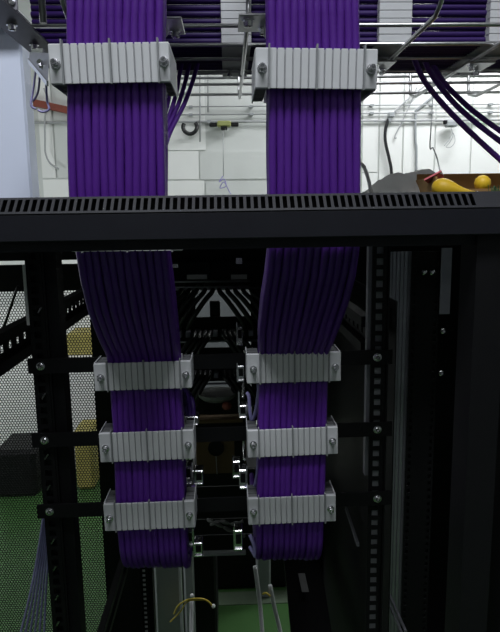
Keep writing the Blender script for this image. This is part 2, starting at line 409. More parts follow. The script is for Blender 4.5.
clamp_from('large light grey comb clamp on the left bundle above the slotted bar', 63, 158.5, 49, 170, (44, 42), (84.5, 82), YU, 4, .085, 'clamp_shade', .005)
clamp_from('large light grey comb clamp on the right bundle above the slotted bar', 269, 364, 255, 377.5, (48, 49), (88, 90), YU, 4, .085, 'clamp_shade', .005)
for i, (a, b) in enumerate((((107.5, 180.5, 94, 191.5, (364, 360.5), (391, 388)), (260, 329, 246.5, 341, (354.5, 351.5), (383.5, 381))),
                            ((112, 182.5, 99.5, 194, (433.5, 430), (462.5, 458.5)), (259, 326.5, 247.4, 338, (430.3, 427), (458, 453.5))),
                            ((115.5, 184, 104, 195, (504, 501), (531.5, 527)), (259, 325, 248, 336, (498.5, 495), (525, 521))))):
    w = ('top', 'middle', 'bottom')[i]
    clamp_from('grey comb clamp on the left bundle, %s one of the three below the bar' % w, *a, YLW, 3, .048, 'clamp_shade', .005)
    clamp_from('grey comb clamp on the right bundle, %s one of the three below the bar' % w, *b, YLW, 3, .048, 'clamp_shade', .005)
clamp_from('grey comb clamp at the left bundle mostly hidden behind the slotted bar', 82, 172, 70, 182, (222, 221), (251.8, 250.8), .632, 1, .012)

# ------------------------------------------------------------------ overhead wire tray
TZ = EYE+.28
tray = thing('wire_tray', 'galvanised overhead wire basket tray carrying dark purple cables across the top', 'cable tray', (.1, 1.2, TZ))
TB = Vector(tray.location)
ry = [.868, .955, 1.057, 1.148, 1.245, 1.359, 1.468]
for yy in ry[1:]:
    rp('rod', MB().tube([(-.318, yy, TZ), (1.1, yy, TZ)], .0032, 8), 'zinc', parent=tray, base=TB)
for zz in (.05, .10): rp('rod', MB().tube([(-.318, ry[0], TZ+zz), (1.1, ry[0], TZ+zz)], .0032, 8), 'zinc', parent=tray, base=TB)
for zz in (.05, .10): rp('rod', MB().tube([(-.318, 1.53, TZ+zz), (1.1, 1.53, TZ+zz)], .0032, 8), 'zinc', parent=tray, base=TB)
for x in (-.215, -.095, .035, .165, .300, .455, .6, .75, .9, 1.05):
    pth = [(x, ry[0], TZ+.11), (x, ry[0], TZ+.03), (x, ry[0]+.006, TZ+.006), (x, ry[0]+.03, TZ-.006), (x, 1.48, TZ-.006), (x, 1.525, TZ+.006), (x, 1.53, TZ+.03), (x, 1.53, TZ+.11)]
    if x == .165: continue
    rp('cross_wire', MB().tube(pth, .0036, 8), 'zinc', parent=tray, base=TB)
# hanger rods up to the ceiling
for x in (-.25, 1.08):
    for yy in (.9, 1.5):
        rp('hanger_rod', MB().tube([(x, yy, TZ-.012), (x, yy, ZC)], .005, 8), 'zinc', parent=tray, base=TB)
# splice plates with shiny bolts under the tray
def splice(px, py):
    q = PZ(px, py, TZ-.012)
    mb = MB().box(q, (.05, .075, .003), bev=.001)
    s = rp('splice_plate', mb, 'zinc', parent=tray, base=TB)
    for dx, dy in ((-.012, -.02), (.012, .018)):
        rebase(MB().lathe(q+Vector((dx, dy, -.0015)), (0,0,-1), [(0,.009),(.002,.009),(.002,.0065),(.009,.006),(.01,.003)], 8), TB).build('bolt', 'steel', s)
splice(166, 26); splice(256, 23); splice(378, 66); splice(474, 67)
# purple cables lying in the tray, running left to right
zs0 = TZ+.0105
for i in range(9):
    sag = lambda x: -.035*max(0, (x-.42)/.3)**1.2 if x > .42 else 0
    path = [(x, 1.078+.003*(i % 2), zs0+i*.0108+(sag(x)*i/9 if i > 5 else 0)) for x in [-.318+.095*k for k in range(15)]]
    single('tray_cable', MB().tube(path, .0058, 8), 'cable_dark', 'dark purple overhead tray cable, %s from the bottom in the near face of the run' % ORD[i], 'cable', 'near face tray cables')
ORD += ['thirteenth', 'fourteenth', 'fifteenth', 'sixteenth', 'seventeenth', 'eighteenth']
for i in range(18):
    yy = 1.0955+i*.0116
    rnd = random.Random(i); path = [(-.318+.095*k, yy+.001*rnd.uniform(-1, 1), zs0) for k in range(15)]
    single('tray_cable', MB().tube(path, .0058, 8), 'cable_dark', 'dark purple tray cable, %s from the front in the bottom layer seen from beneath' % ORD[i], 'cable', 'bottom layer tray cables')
# comb clamps that hold the tray run
def tray_clamp(pxl, pxr, label):
    a, b = P(pxl, 42, 1.056), P(pxr, 42, 1.056); w = b.x-a.x; cx = (a.x+b.x)/2
    t = thing('tray_clamp', label, 'clamp', (cx, 1.056, TZ+.0034), 'comb clamps in the overhead tray')
    for l in range(10):
        MB().box((0, .006, .0055+l*.0125), (w, .012, .0118), bev=.0006).build('comb_layer', 'clamp', t)
    MB().box((0, .13, .0015), (w, .236, .003)).build('base_plate', 'greypaint', t)
    for s in (-1, 1): MB().box((s*(w/2-.003), .13, .064), (.004, .236, .12)).build('side_plate', 'clamp', t)
    for s in (-1, 1):
        MB().lathe((s*w*.22, .19, -.0002), (0,0,-1), [(0,.007),(.002,.007),(.002,.0045),(.012,.0045),(.013,.002)], 8).build('bolt', 'steel', t)
    return t
tray_clamp(221.5, 251.5, 'pale comb clamp holding tray cables in the gap between the two hanging bundles')
tray_clamp(379, 411.5, 'pale comb clamp holding tray cables just right of the right bundle')
tray_clamp(489, 530, 'pale comb clamp holding tray cables at the right edge of the picture')

# beam that runs away along the left end of the tray, with bolts
q0, q1 = PZ(8, -6, TZ), PZ(47, 42, TZ)
lb = thing('tray_bearer', 'grey angle bearer with bolts running away above the pale cabinet at top left', 'bearer', (q0.x, q0.y, TZ))
LB = Vector(lb.location)
e = Vector((-.262, .86, TZ)); e2 = Vector((-.262, 1.5, TZ))
rp('angle', MB().box((-.30, 1.15, TZ-.0055), (.045, .72, .003)).box((-.3225, 1.15, TZ+.016), (.003, .72, .04)), 'darksteel', parent=lb, base=LB)
for yy in (.84, .92, 1.02, 1.13, 1.26): rp('bolt', MB().lathe((-.30, yy, TZ-.007), (0,0,-1), [(0,.008),(.002,.008),(.002,.006),(.008,.0055),(.009,.003)], 8), 'steel', parent=lb, base=LB)
rp('hanger_rod', MB().tube([(-.30, 1.45, TZ), (-.30, 1.45, ZC)], .005), 'zinc', parent=lb, base=LB)
rp('hanger_rod', MB().tube([(-.30, .9, TZ), (-.30, .9, ZC)], .005), 'zinc', parent=lb, base=LB)
# bearing plate and brackets behind upper clamps
for nm, xs, lab in (('left', (-.15, -.085), 'left'), ('right', (.06, .12), 'right')):
    t = thing('clamp_bracket', 'grey steel bracket reaching back to the tray behind the large clamp of the %s bundle' % lab, 'bracket', (sum(xs)/2, .7, EYE+.12))
    B = Vector(t.location)
    for x in xs:
        pts = [Vector((x, .712, EYE+.14)), Vector((x, .730, EYE+.20)), Vector((x, .950, TZ-.006))]
        rp('strut', MB().beam(pts[0], pts[1], .004, .018).beam(pts[1], pts[2], .004, .018), 'greysteel', parent=t, base=B)
    rp('rear_plate', MB().box((sum(xs)/2, .708, EYE+.145), (xs[1]-xs[0]+.014, .003, .034)), 'greysteel', parent=t, base=B)
w = thing('bracket_plate', 'shiny folded steel plate sticking out left of the large left clamp', 'bracket', P(40, 66, .75))
B = Vector(w.location)
a, b, c, d = P(28.5, 60.5, .82), P(47.5, 83.5, .66), P(49, 53, .66), P(30, 52, .82)
mb = MB(); th = Vector((0, 0, -.003))
mb.add([a, b, c, d, a+th, b+th, c+th, d+th], [(0,1,2,3),(7,6,5,4),(0,4,5,1),(1,5,6,2),(2,6,7,3),(3,7,4,0)])
rp('plate', mb, 'greysteel', parent=w, base=B)
rp('folded_edge', MB().beam(a, b, .002, .005), 'steel', parent=w, base=B)
rp('tab', MB().beam(P(33, 52, .8), P(44, 51, .78), .004, .006), 'steel', parent=w, base=B)
rp('bolt', MB().lathe(P(44, 66, .70), (-.3,-.8,.3), [(0,.005),(.003,.005),(.003,.003),(.009,.003)], 8), 'steel', parent=w, base=B)

# ------------------------------------------------------------------ loose purple cables
def px_tube(name, pts, r, material, label, cat, group=None, n=8, seg=6):
    return single(name, MB().tube(spline([P(*a) for a in pts], seg), r, n), material, label, cat, group)
loose = [([(408, 40, 1.16), (421, 75, 1.2), (440, 101, 1.22), (468, 130, 1.22), (505, 164, 1.2)], 'lowest'), ([(416, 40, 1.18), (432, 75, 1.22), (455, 104, 1.24), (480, 126, 1.24), (508, 147, 1.22)], 'middle'),
         ([(422, 40, 1.2), (440, 77, 1.25), (463, 102, 1.26), (485, 120, 1.26), (512, 139, 1.24)], 'highest')]
for pts, w in loose: px_tube('loose_cable', pts, .0056, 'cable', '%s of three purple cables sagging down from the tray at the right' % w, 'cable', 'loose cables at the right')
for i, (xa, xb) in enumerate(((171, 160), (179, 164), (187, 167), (195, 171))):
    px_tube('loose_cable', [(xa+6, 40, 1.22), (xa+2, 66, 1.2), ((xa+xb)/2+3, 100, 1.15), (xb-2, 135, 1.1), (xb-10, 165, 1.05), (xb-14, 192, 1.0)], .0042, 'cable', '%s purple cable from the left dropping slantwise behind the right edge of the left bundle' % ORD[i], 'cable', 'cables slanting behind the left bundle')

# ------------------------------------------------------------------ pale cabinet, wall pipes and wires
xcab1 = P(27, 150, 1.32).x
cab = thing('metal_cabinet', 'bluish white metal cabinet standing on the left neighbour rack', 'cabinet', (xcab1-.2, 1.36, ZT+.002))
CB = Vector(cab.location); hc = P(10, 8, 1.32).z-ZT-.002
MB().box((0, 0, hc/2), (.4, .056, hc), bev=.004).build('body', 'bluewhite', cab)
MB().box((0, -.029, hc/2), (.396, .004, hc-.006), bev=.002).build('door', 'bluewhite', cab)
MB().box((-.15, -.035, hc/2), (.012, .01, .05), bev=.002).build('handle', 'steel', cab)
fl = thing('fixing_plate', 'grey bolted fixing plate across the top of the pale cabinet at top left', 'bracket', P(0, 3, 1.26))
B = Vector(fl.location); a, b = P(-30, 4, 1.27), P(18, 3, 1.27)
rp('plate', MB().box(((a.x+b.x)/2, 1.27, a.z), (b.x-a.x, .004, .026), bev=.002).box(((a.x+b.x)/2, 1.345, a.z-.012), (b.x-a.x, .15, .003)), 'greysteel', parent=fl, base=B)
for px in (2, 12): rp('bolt', MB().lathe(P(px, 2, 1.267), (0,-1,0), [(0,.007),(.003,.007),(.004,.004)], 8), 'steel', parent=fl, base=B)

def pipe(py0, py1, r, label, x0=-20, x1=520):
    a, b = P(x0, py0, YF-.035), P(x1, py1, YF-.035)
    o = thing('conduit', label, 'pipe', ((a.x+b.x)/2, YF-.035, (a.z+b.z)/2), 'conduits on the back wall'); B0 = Vector(o.location)
    rp('tube', MB().tube([a, b], r, 8), 'pipe', parent=o, base=B0)
    for k in range(6):
        q = a.lerp(b, (k+.5)/6); rp('saddle', MB().box(q+Vector((0, .012, 0)), (.03, .046, r*3)), 'greypaint', parent=o, base=B0)
    return o
pipe(107, 104, .005, 'topmost and thinnest grey conduit along the back wall', 160)
pipe(115, 112, .006, 'middle grey conduit along the back wall', 160)
pipe(123, 120, .009, 'lowest and thickest grey conduit along the back wall')
for px, w in ((200, 'just right of the left bundle'), (208, 'second right of the left bundle')):
    a, b = P(px, 60, YF-.05), P(px, 142 if px == 200 else 112, YF-.05)
    single('drop_rod', MB().tube([a, b], .006), 'pipe', 'thin grey vertical drop rod on the wall, %s' % w, 'rod')
# black cable coil with clip on the lowest conduit
c = P(190, 127, YF-.07); pts = [c+Vector((.055*cos(t), .01*sin(3*t), .052*sin(t))) for t in [R(k) for k in range(150, 420, 18)]]
single('cable_coil', MB().tube(pts, .016, 8), 'blackcable', 'black looped cable end hanging from the lowest wall conduit', 'cable')
fx = thing('pipe_fitting', 'yellow green fitting with dark ends on the lowest wall conduit', 'fitting', P(224, 124, YF-.07))
MB().box((0, 0, 0), (.11, .06, .045), bev=.01).build('body', 'lime', fx)
MB().box((0, 0, -.03), (.05, .05, .03), bev=.005).build('cap', 'black', fx)
for s in (-1, 1): MB().box((s*.085, 0, -.005), (.06, .03, .03), bev=.005).build('end_grip', 'black', fx)
single('hanging_string', MB().tube([P(223, 130, YF-.08), P(223.5, 176, YF-.08)], .003, 6), 'pipe', 'thin string hanging from the yellow green fitting', 'string')
kn = [(223, 176), (219, 182), (224, 179), (226, 186), (220, 188), (224, 182), (229, 191), (231, 194)]
single('wire_tangle', MB().tube(spline([P(x, y, YF-.08-.01*(i % 2)) for i, (x, y) in enumerate(kn)], 5), .004, 6), 'cable_blue', 'small tangle of violet wire at the lower end of the string', 'wire')
# right side: junction box, flexible pipe, conduits
jb = thing('junction_box', 'small pale junction box on the wall above the black flexible pipe', 'junction box', P(391, 115, YF-.05))
MB().box((0, 0, 0), (.05, .05, .04), bev=.006).build('box', 'greypaint', jb)
MB().lathe((-.012, 0, -.02), (0,0,-1), [(0,.016),(.03,.016),(.03,.012),(.04,.012)], 10).build('gland', 'greypaint', jb)
MB().tube(spline([(.02, 0, .012), P(408, 99, YF-.05)-Vector(jb.location), P(426, 85, YF-.05)-Vector(jb.location)], 4), .007).build('inlet_pipe', 'pipe', jb)
px_tube('flexible_pipe', [(388.5, 119, YF-.05), (385.5, 130, YF-.05), (385.5, 142, YF-.05), (389, 158, YF-.05), (391.5, 173, YF-.05), (391.5, 205, YF-.05)], .013, 'blackcable', 'black wavy flexible pipe hanging below the pale junction box', 'pipe')
px_tube('bent_pipe', [(437, 92, YF-.03), (430, 99, YF-.03), (417, 110, YF-.03), (415.6, 113, YF-.03), (415.5, 140, YF-.03), (416.5, 152, YF-.03), (415.5, 200, YF-.03)], .010, 'greypaint', 'grey bent pipe coming down behind the white plastic sheet', 'pipe')
px_tube('thin_wire', [(417, 87, YF-.03), (412, 100, YF-.03), (403, 120, YF-.03), (395, 136, YF-.03), (396.5, 138, YF-.03)], .005, 'pipe', 'thin pale wire hanging slantwise with a hooked tip between the two pipes', 'wire')
px_tube('hanging_lead', [(433, 88, 1.47), (431.5, 120, 1.4), (430, 147, 1.32), (433, 148, 1.3), (437, 158, 1.25), (440, 171, 1.18), (441, 174, 1.17)], .0014, 'greypaint', 'grey lead hanging down to the red flap of the cardboard box', 'lead')
sk = thing('wall_socket', 'small grey fixture with dangling wire loops on the wall right of the grey pipe', 'fixture', P(451, 124, YF-.08))
MB().box((0, 0, 0), (.09, .06, .05), bev=.01).build('body', 'greypaint', sk)
MB().box((-.05, -.01, .012), (.03, .03, .03), bev=.004).build('clip', 'black', sk)
kn = [(451, 128), (453, 135), (450, 142), (446, 147), (451, 147), (455, 141), (453, 133), (449, 140), (444, 146)]
MB().tube([a-Vector(sk.location) for a in spline([P(x, y, YF-.09) for x, y in kn], 5)], .003, 6).build('wire_loop', 'pipe', sk)
# left gap: red rail, wires
single('red_rail', MB().beam(P(30, 102, YF-.04), P(80, 113, YF-.04), .06, .05), 'rust', 'orange red rail behind the shiny bracket left of the left bundle', 'rail')
px_tube('dangling_wire', [(44, 88, YF-.05), (49, 104, YF-.05), (45, 116, YF-.05), (45, 140, YF-.05), (45.5, 153, YF-.05), (50, 163, YF-.05), (59, 169, YF-.05)], .007, 'pipe', 'thin grey wire dangling left of the left bundle with curled lower end', 'wire')
for i, pts in enumerate(([(36, 69, .77), (33, 92, .78), (31, 105, .78), (36, 109, .78)], [(40, 73, .73), (38, 92, .76), (33, 101, .77)], [(46, 80, .68), (47, 100, .7), (49, 109, .7), (43, 112, .7), (38, 110, .7)])):
    px_tube('violet_wire', pts, .0013, 'cable_blue', '%s loop of violet wire hanging under the shiny bracket plate, counted from the left' % ORD[(1, 0, 2)[i]], 'wire', 'violet wire loops')
# ------------------------------------------------------------------ neighbours
# left neighbour with a perforated front door
XN = XC-2*HW-.012
nb = thing('server_rack', 'black neighbour rack at far left with a perforated mesh front door', 'rack', (XN, (Y0+Y1)/2, 0))
NB = Vector(nb.location); np_ = lambda n, mb, m_='black', kind=None, par=None: rebase(mb, NB).build(n, m_, par or nb, kind)
np_('roof', MB().box((XN, (Y0+Y1)/2, ZT-.001), (BW, Y1-Y0, .003)))
np_('base', MB().box((XN, (Y0+Y1)/2, .03), (BW, Y1-Y0, .06)))
for sx in (-1, 1):
    for yy in (Y0+.03, Y1-.02): np_('corner_post', MB().box((XN+sx*(HW-.012), yy, 1.0), (.022, .03, 1.88)))
np_('rear_top_beam', MB().box((XN, Y0+.02, ZT-.03), (BW, .03, .05)))
np_('front_top_beam', MB().box((XN, Y1-.02, EYE-.05), (BW, .03, .136)))
door = np_('mesh_door', MB().box((XN, Y1+.012, EYE-.172), (BW, .02, .078)).box((XN, Y1+.012, .09), (BW, .02, .06)).box((XN-HW+.012, Y1+.012, 1.0), (.024, .02, 1.78)))
def hexmesh(cx, cz, w, h, Y, pitch, hole, th=.0012):
    mb = MB(); dx = pitch; dz = pitch*math.sqrt(3)/2; nx = int(w/dx); nz = int(h/dz); Rr = pitch/math.sqrt(3); rr = hole/2
    for j in range(nz):
        for i in range(nx):
            x = cx-w/2+(i+.5+.5*(j % 2))*dx; z = cz-h/2+(j+.5)*dz
            vs = [(x+q*sin(pi/3*k), Y+dy, z+q*cos(pi/3*k)) for q, dy in ((Rr, 0), (rr, 0), (rr, th)) for k in range(6)]
            fs = []
            for k in range(6):
                l = (k+1) % 6; fs += [(k, l, 6+l, 6+k), (6+k, 6+l, 12+l, 12+k)]
            mb.add(vs, fs)
    return mb
hz0, hz1 = .55, EYE-.208
np_('door_stile', MB().box((-.372, Y1+.012, 1.0), (.086, .022, 1.78)), 'black', None, door)
np_('perforated_sheet', hexmesh(XN+.02, (hz0+hz1)/2, BW-.05, hz1-hz0, Y1+.012, .0088, .0077), 'black', None, door)
np_('kick_plate', MB().box((XN, Y1+.012, .33), (BW, .01, .44)), 'black', None, door)
# indigo cables that sweep down in the left neighbour
for i in range(6):
    t = i/5; yy = .96+.015*i
    px_tube('hanging_cable', [(47+3*t, 440, yy), (46+4*t, 490, yy), (40+9*t, 540, yy), (31+15*t, 590, yy), (19+25*t, 640, yy), (10+33*t, 680, yy)], .0021, 'cable_blue', 'pale violet cable sweeping down left of the left rear post, %s from the left' % ORD[i], 'cable', 'violet cables at the lower left', 6)
px_tube('black_lead', [(18, 286, 1.3), (13, 300, 1.3), (7, 318, 1.3), (0, 335, 1.3)], .003, 'blackcable', 'black lead slanting in front of the mesh door at far left', 'lead')
# right neighbour: partly roofed, dark
XN2 = XC+2*HW+.012
n2 = thing('server_rack', 'dark neighbour rack at far right with grey ribbed plate and slotted rail', 'rack', (XN2, (Y0+Y1)/2, 0)); N2 = Vector(n2.location)
q_ = lambda n, mb, m_='black', kind=None, par=None: rebase(mb, N2).build(n, m_, par or n2, kind)
q_('roof', MB().box((XN2, (.92+Y1)/2, ZT-.001), (BW, Y1-.92, .003)))
q_('base', MB().box((XN2, (Y0+Y1)/2, .03), (BW, Y1-Y0, .06)))
q_('rear_top_beam', MB().box((XN2, Y0+.02, ZT-.03), (BW, .03, .05)))
q_('far_side_panel', MB().box((XN2+HW, (Y0+Y1)/2, 1.0), (.003, Y1-Y0, 1.9)))
q_('front_door', MB().box((XN2, Y1, 1.0), (BW, .02, 1.9)))
for sx in (-1, 1): q_('corner_post', MB().box((XN2+sx*(HW-.014), Y0+.03, 1.0), (.026, .04, 1.88)))
YR = 1.22
a, b = P(388.5, 252, YR), P(412, 252, YR); zt = a.z; zb = .4
rib = q_('ribbed_plate', MB().box(((a.x+b.x)/2, YR+.004, (zt+zb)/2), (b.x-a.x, .003, zt-zb)), 'greysteel')
for k in range(6): q_('rib', MB().box((a.x+(k+.5)*(b.x-a.x)/6, YR+.001, (zt+zb)/2), ((b.x-a.x)/6-.003, .004, zt-zb)), 'greysteel', None, rib)
a, b = P(412, 250, YR-.01), P(441, 250, YR-.01); n = 90; w = b.x-a.x
mbx = MB()
for xx in (a.x+w*.12, b.x-w*.12): mbx.holeplate((xx, YR-.01, zt-n*.0159/2), (1,0,0), (0,0,1), (0,1,0), (w*.24, n*.0159), .002, 1, n, .45, .55)
mbx.box(((a.x+b.x)/2, YR-.008, zt-n*.0159/2), (w*.52, .006, n*.0159))
q_('slotted_rail', mbx)
a, b = P(441.5, 249, YR-.02), P(452, 249, YR-.02)
q_('edge_strip', MB().box(((a.x+b.x)/2, YR-.02, zt-.06), (b.x-a.x, .003, .135)), 'greysteel')['label'] = 'bright grey steel strip'
a, b = P(483, 246, YR-.03), P(488, 246, YR-.03)
q_('edge_strip', MB().box(((a.x+b.x)/2, YR-.03, zt-.06), (b.x-a.x, .003, .14)), 'greysteel')['label'] = 'narrow grey steel strip'
for px, py in ((443, 331), (441, 373), (424, 272), (432, 272)):
    q_('bolt', MB().lathe(P(px, py, YR-.03), (0,-1,0), [(0,.006),(.002,.006),(.003,.004),(.005,.003)], 8).beam(P(px, py, YR-.03), P(px, py, YR-.005), .004, .004), 'steel')
for (x0, y0, x1, y1, Ya, Yb) in ((389, 594, 406, 632, 1.0, .9),):
    q_('bright_runner', MB().beam(P(x0, y0, Ya), P(x1, y1, Yb), .004, .004).beam(P(x0-3, y0+3, Ya), P(x1-4, y1+1, Yb), .003, .004), 'greysteel')
rp('bright_runner', MB().beam(P(346, 508, 1.25), P(358, 545, 1.05), .005, .006), 'greysteel')

# ------------------------------------------------------------------ things on the roof of the right neighbour
ZR = ZT+.0015
bx = thing('cardboard_box', 'open brown cardboard box with one red flap standing on the roof at right', 'box', (P(475, 190, 1.2).x+.02, 1.22, ZR))
bl, br_ = P(436, 190, 1.16).x-bx.location.x, .12
bh = P(470, 171, 1.2).z-ZR
MB().box(((bl+br_)/2, .06, bh/2), (br_-bl, .004, bh)).build('back_panel', 'card', bx)
MB().box(((bl+br_)/2, -.06, bh*.2), (br_-bl, .004, bh*.4)).build('front_panel', 'card', bx)
MB().box(((bl+br_)/2, 0, .002), (br_-bl, .12, .004)).build('bottom_panel', 'card', bx)
for x in (bl, br_): MB().box((x, 0, bh*.4), (.004, .12, bh*.8)).build('side_panel', 'card', bx)
fa = [P(424, 179, 1.17), P(441, 170, 1.17), P(444, 176, 1.2), P(428, 182, 1.2)]
mb = MB(); o3 = Vector((0, .002, .003)); fa = [a-Vector(bx.location) for a in fa]
mb.add(fa+[a-o3 for a in fa], [(0,1,2,3),(7,6,5,4),(0,4,5,1),(1,5,6,2),(2,6,7,3),(3,7,4,0)]); mb.build('flap', 'red', bx)['label'] = 'pinkish red folded flap'
# gourd-shaped yellow piece lying on its side, and a round one
c0 = P(443, 188, 1.13); tip = P(474, 194, 1.11)
ax = (tip-c0); L = ax.length
g = thing('rubber_bulb', 'yellow gourd shaped rubber bulb with a neck lying at the left of the cardboard box', 'bulb', c0)
prof = [(-.021, .0015), (-.019, .008), (-.013, .0145), (-.004, .0178), (.006, .0175), (.016, .0145), (.026, .0105), (.036, .0075), (.048, .0055), (.058, .0052), (.060, .003)]
mb = MB().lathe((0,0,0), ax, prof, 20); mb.sm = [True]*len(mb.sm); mb.build('body', 'yellow', g)
MB().lathe(ax.normalized()*.0595, ax, [(0, .0062), (.006, .0062), (.007, .004)], 12).build('collar', 'white', g)['label'] = 'pale collar at the tip'
c1 = P(482.5, 183, 1.17)
g2 = thing('rubber_bulb', 'round yellow rubber bulb behind the gourd shaped one in the cardboard box', 'bulb', c1)
mb = MB().lathe((0,0,0), (0,-.2,1), [(-.0158,.002),(-.014,.0085),(-.009,.0135),(-.001,.0158),(.007,.0142),(.0125,.0085),(.0148,.003)], 20); mb.sm = [True]*len(mb.sm); mb.build('body', 'yellow', g2)
MB().tube([(0, .0, -.014), (.001, .003, -.032)], .006, 8).build('neck', 'yellow', g2)
mb = MB(); rnd = random.Random(3); c2 = P(497, 194, 1.15)
for k in range(60):
    t = rnd.uniform(-1, 1); dx = Vector((rnd.uniform(-.012, .012), rnd.uniform(-.012, .012), rnd.uniform(.012, .03)))
    q = c2+Vector((t*.014, rnd.uniform(-.01, .01), -.012)); mb.beam(q, q+dx, .0009, .0009)
o = single('bristle_tuft', mb, 'green', 'dark green bristly tuft at the right edge in the cardboard box', 'tuft')
# crumpled white plastic sheet
mb = MB(); nx, ny = 26, 12; xa, xb = P(362, 190, 1.3).x, P(438, 190, 1.3).x; vs = []
for j in range(ny+1):
    for i in range(nx+1):
        u, v = i/nx, j/ny
        top = interp([(0, .004), (.12, .026), (.3, .046), (.45, .058), (.7, .068), (.85, .07), (1, .066)], u)[0]
        prof_ = min(1, v*1.7)**.7*(1-.25*max(0, v-.6))
        z = ZR+.002+top*prof_*(1+.06*sin(u*11+v*5))+.002*prof_*sin(u*31+v*17)
        vs.append((xa+(xb-xa)*u+.01*sin(v*7), 1.24+.14*v+.006*sin(u*19), z))
fs = [(j*(nx+1)+i, j*(nx+1)+i+1, (j+1)*(nx+1)+i+1, (j+1)*(nx+1)+i) for j in range(ny) for i in range(nx)]
mb.add(vs, fs, True)
single('plastic_sheet', mb, 'sheet', 'crumpled white plastic sheet lying on the roof left of the cardboard box', 'sheet')
px_tube('white_cable', [(360, 163, 1.3), (364, 167, 1.3), (368, 178, 1.3), (372, 195, 1.3), (376, 203, 1.3)], .004, 'white', 'short white cable end at the left of the plastic sheet', 'cable')
# ------------------------------------------------------------------ equipment at the front rails, seen from behind
YQ = 1.66
def boxpx(x0, y0, x1, y1, Y, dep, bev=0):
    a, b = P(x0, y1, Y), P(x1, y0, Y); return MB().box(((a.x+b.x)/2, Y+dep/2, (a.z+b.z)/2), (abs(b.x-a.x), dep, abs(b.z-a.z)), bev=bev)
fx0, fx1 = 116, 304
def panel(label, y0, y1, ports, portrow, lab=None):  # patch panel seen from behind
    q = P(210, (y0+y1)/2, YQ); t = thing('patch_panel', label, 'patch panel', (XC, YQ, P(210, y1, YQ).z)); B0 = Vector(t.location)
    pp = lambda n, mb, m_: rebase(mb, B0).build(n, m_, t)
    a, b = P(210, y1, YQ).z, P(210, y0, YQ).z
    pp('face_plate', MB().box((XC, YQ+.02, (a+b)/2), (.48, .004, b-a)), 'black')
    pp('tie_bar', MB().tube([(XC-.22, YQ-.05, a+.012), (XC+.22, YQ-.05, a+.012)], .003), 'greysteel')
    for s in (-1, 1): pp('tie_arm', MB().beam((XC+s*.22, YQ-.05, a+.012), (XC+s*.22, YQ+.02, a+.012), .004, .006), 'black')
    for k in range(ports):
        x = XC-.2+.4*(k+.5)/ports; z = P(210, portrow, YQ).z
        j = pp('jack', MB().box((x, YQ, z), (.0135, .034, .017), bev=.001).box((x, YQ-.018, z), (.009, .006, .011)), 'greysteel')
    return t, pp
t1, pp1 = panel('topmost black patch panel between the bundles with two white label strips', 262, 291, 0, 277)
for x0, x1 in ((187, 207), (231, 247)):
    pp1('label_strip', boxpx(x0, 274.5, x1, 279.5, YQ-.004, .003), 'white')
    pp1('label_holder', boxpx(x0-2, 262, x1+2, 280.5, YQ, .018), 'black')
pp1('front_rod', MB().tube([P(168, 282, YQ-.04), P(250, 281, YQ-.04)], .003), 'greysteel')
pp1('front_rod', MB().tube([P(168, 287.5, YQ-.05), P(250, 286.5, YQ-.05)], .003), 'greysteel')
pp1('bright_clip', boxpx(167, 264, 178, 268, YQ-.05, .01), 'steel'); pp1('bright_clip', boxpx(236, 258, 242, 264, YQ-.05, .01), 'steel')
panel('second black patch panel from the top between the bundles', 318, 342, 16, 333)
panel('third black patch panel from the top between the bundles', 349, 383, 16, 374)
# black patch cables draped like rafters over the gaps
def drape(x_top, y_top, x_bot, y_bot, label, group, r=.0068, Y=YQ-.07):
    mx = x_top+(x_bot-x_top)*.35
    px_tube('patch_cable', [(x_top+(2 if x_bot < x_top else -2), y_top-6, Y+.05), (x_top, y_top, Y+.01), (mx, y_top+(y_bot-y_top)*.3, Y), (x_bot, y_bot, Y), (x_bot+(x_bot-x_top)*.15, y_bot+8, Y+.02)], r, 'blackcable', label, 'cable', group, 6, 4)
for i in range(5):
    drape(212-i*8, 292, 191-i*9, 321, 'black patch cable slanting down left above the second panel, %s from the middle' % ORD[i], 'upper left draped cables')
    drape(220+i*8, 292, 242+i*9, 321, 'black patch cable slanting down right above the second panel, %s from the middle' % ORD[i], 'upper right draped cables')
for r0, r1, wd in ((338, 356, 'third panel'), (378, 397, 'lowest gap')):
    for i in range(4):
        drape(208-i*5, r0, 197-i*6, r1, 'black patch cable slanting down left above the %s, %s from the middle' % (wd, ORD[i]), 'left draped cables above the '+wd)
        drape(226+i*5, r0, 238+i*6, r1, 'black patch cable slanting down right above the %s, %s from the middle' % (wd, ORD[i]), 'right draped cables above the '+wd)
# small dark display on a stem in the lit gap between the draped cables
pb = thing('display', 'small black square display in the pale gap between the draped black cables', 'display', P(215, 318, 1.70)); B0 = Vector(pb.location)
rebase(boxpx(210, 301, 220, 318, 1.70, .02, .002), B0).build('body', 'black', pb)
rebase(boxpx(211, 302, 219, 316, 1.698, .002), B0).build('screen', 'bar', pb)
# lower centre: dark shelf with film, red cap, brown panel with a fan hole
sh = thing('equipment_shelf', 'black blanking panels closing the lower middle of the rack between the bundles', 'panel', (XC, YQ+.03, P(210, 556, YQ).z)); B0 = Vector(sh.location)
za, zb2 = P(210, 474, YQ).z, P(210, 556, YQ).z
n = 5
for k in range(n):
    h = (za-zb2)/n; MB().box((0, 0, h*(k+.5)), (.48, .004, h-.002)).build('blank_panel', 'black', sh)
sh2 = rebase(boxpx(185, 389, 250, 436, YQ+.02, .01), B0).build('blank_panel', 'black', sh)
br = thing('fan_unit', 'brown fan unit with a round black opening between the middle clamps', 'fan', P(219, 475, YQ-.02)); B0 = Vector(br.location)
rebase(boxpx(197, 437, 246, 474, YQ-.02, .03), B0).build('board', 'brown', br)
rebase(MB().lathe(P(216, 448, YQ-.021), (0,-1,0), [(0,.023),(.004,.023),(.004,.019),(.001,.018)], 20), B0).build('fan_ring', 'black', br)
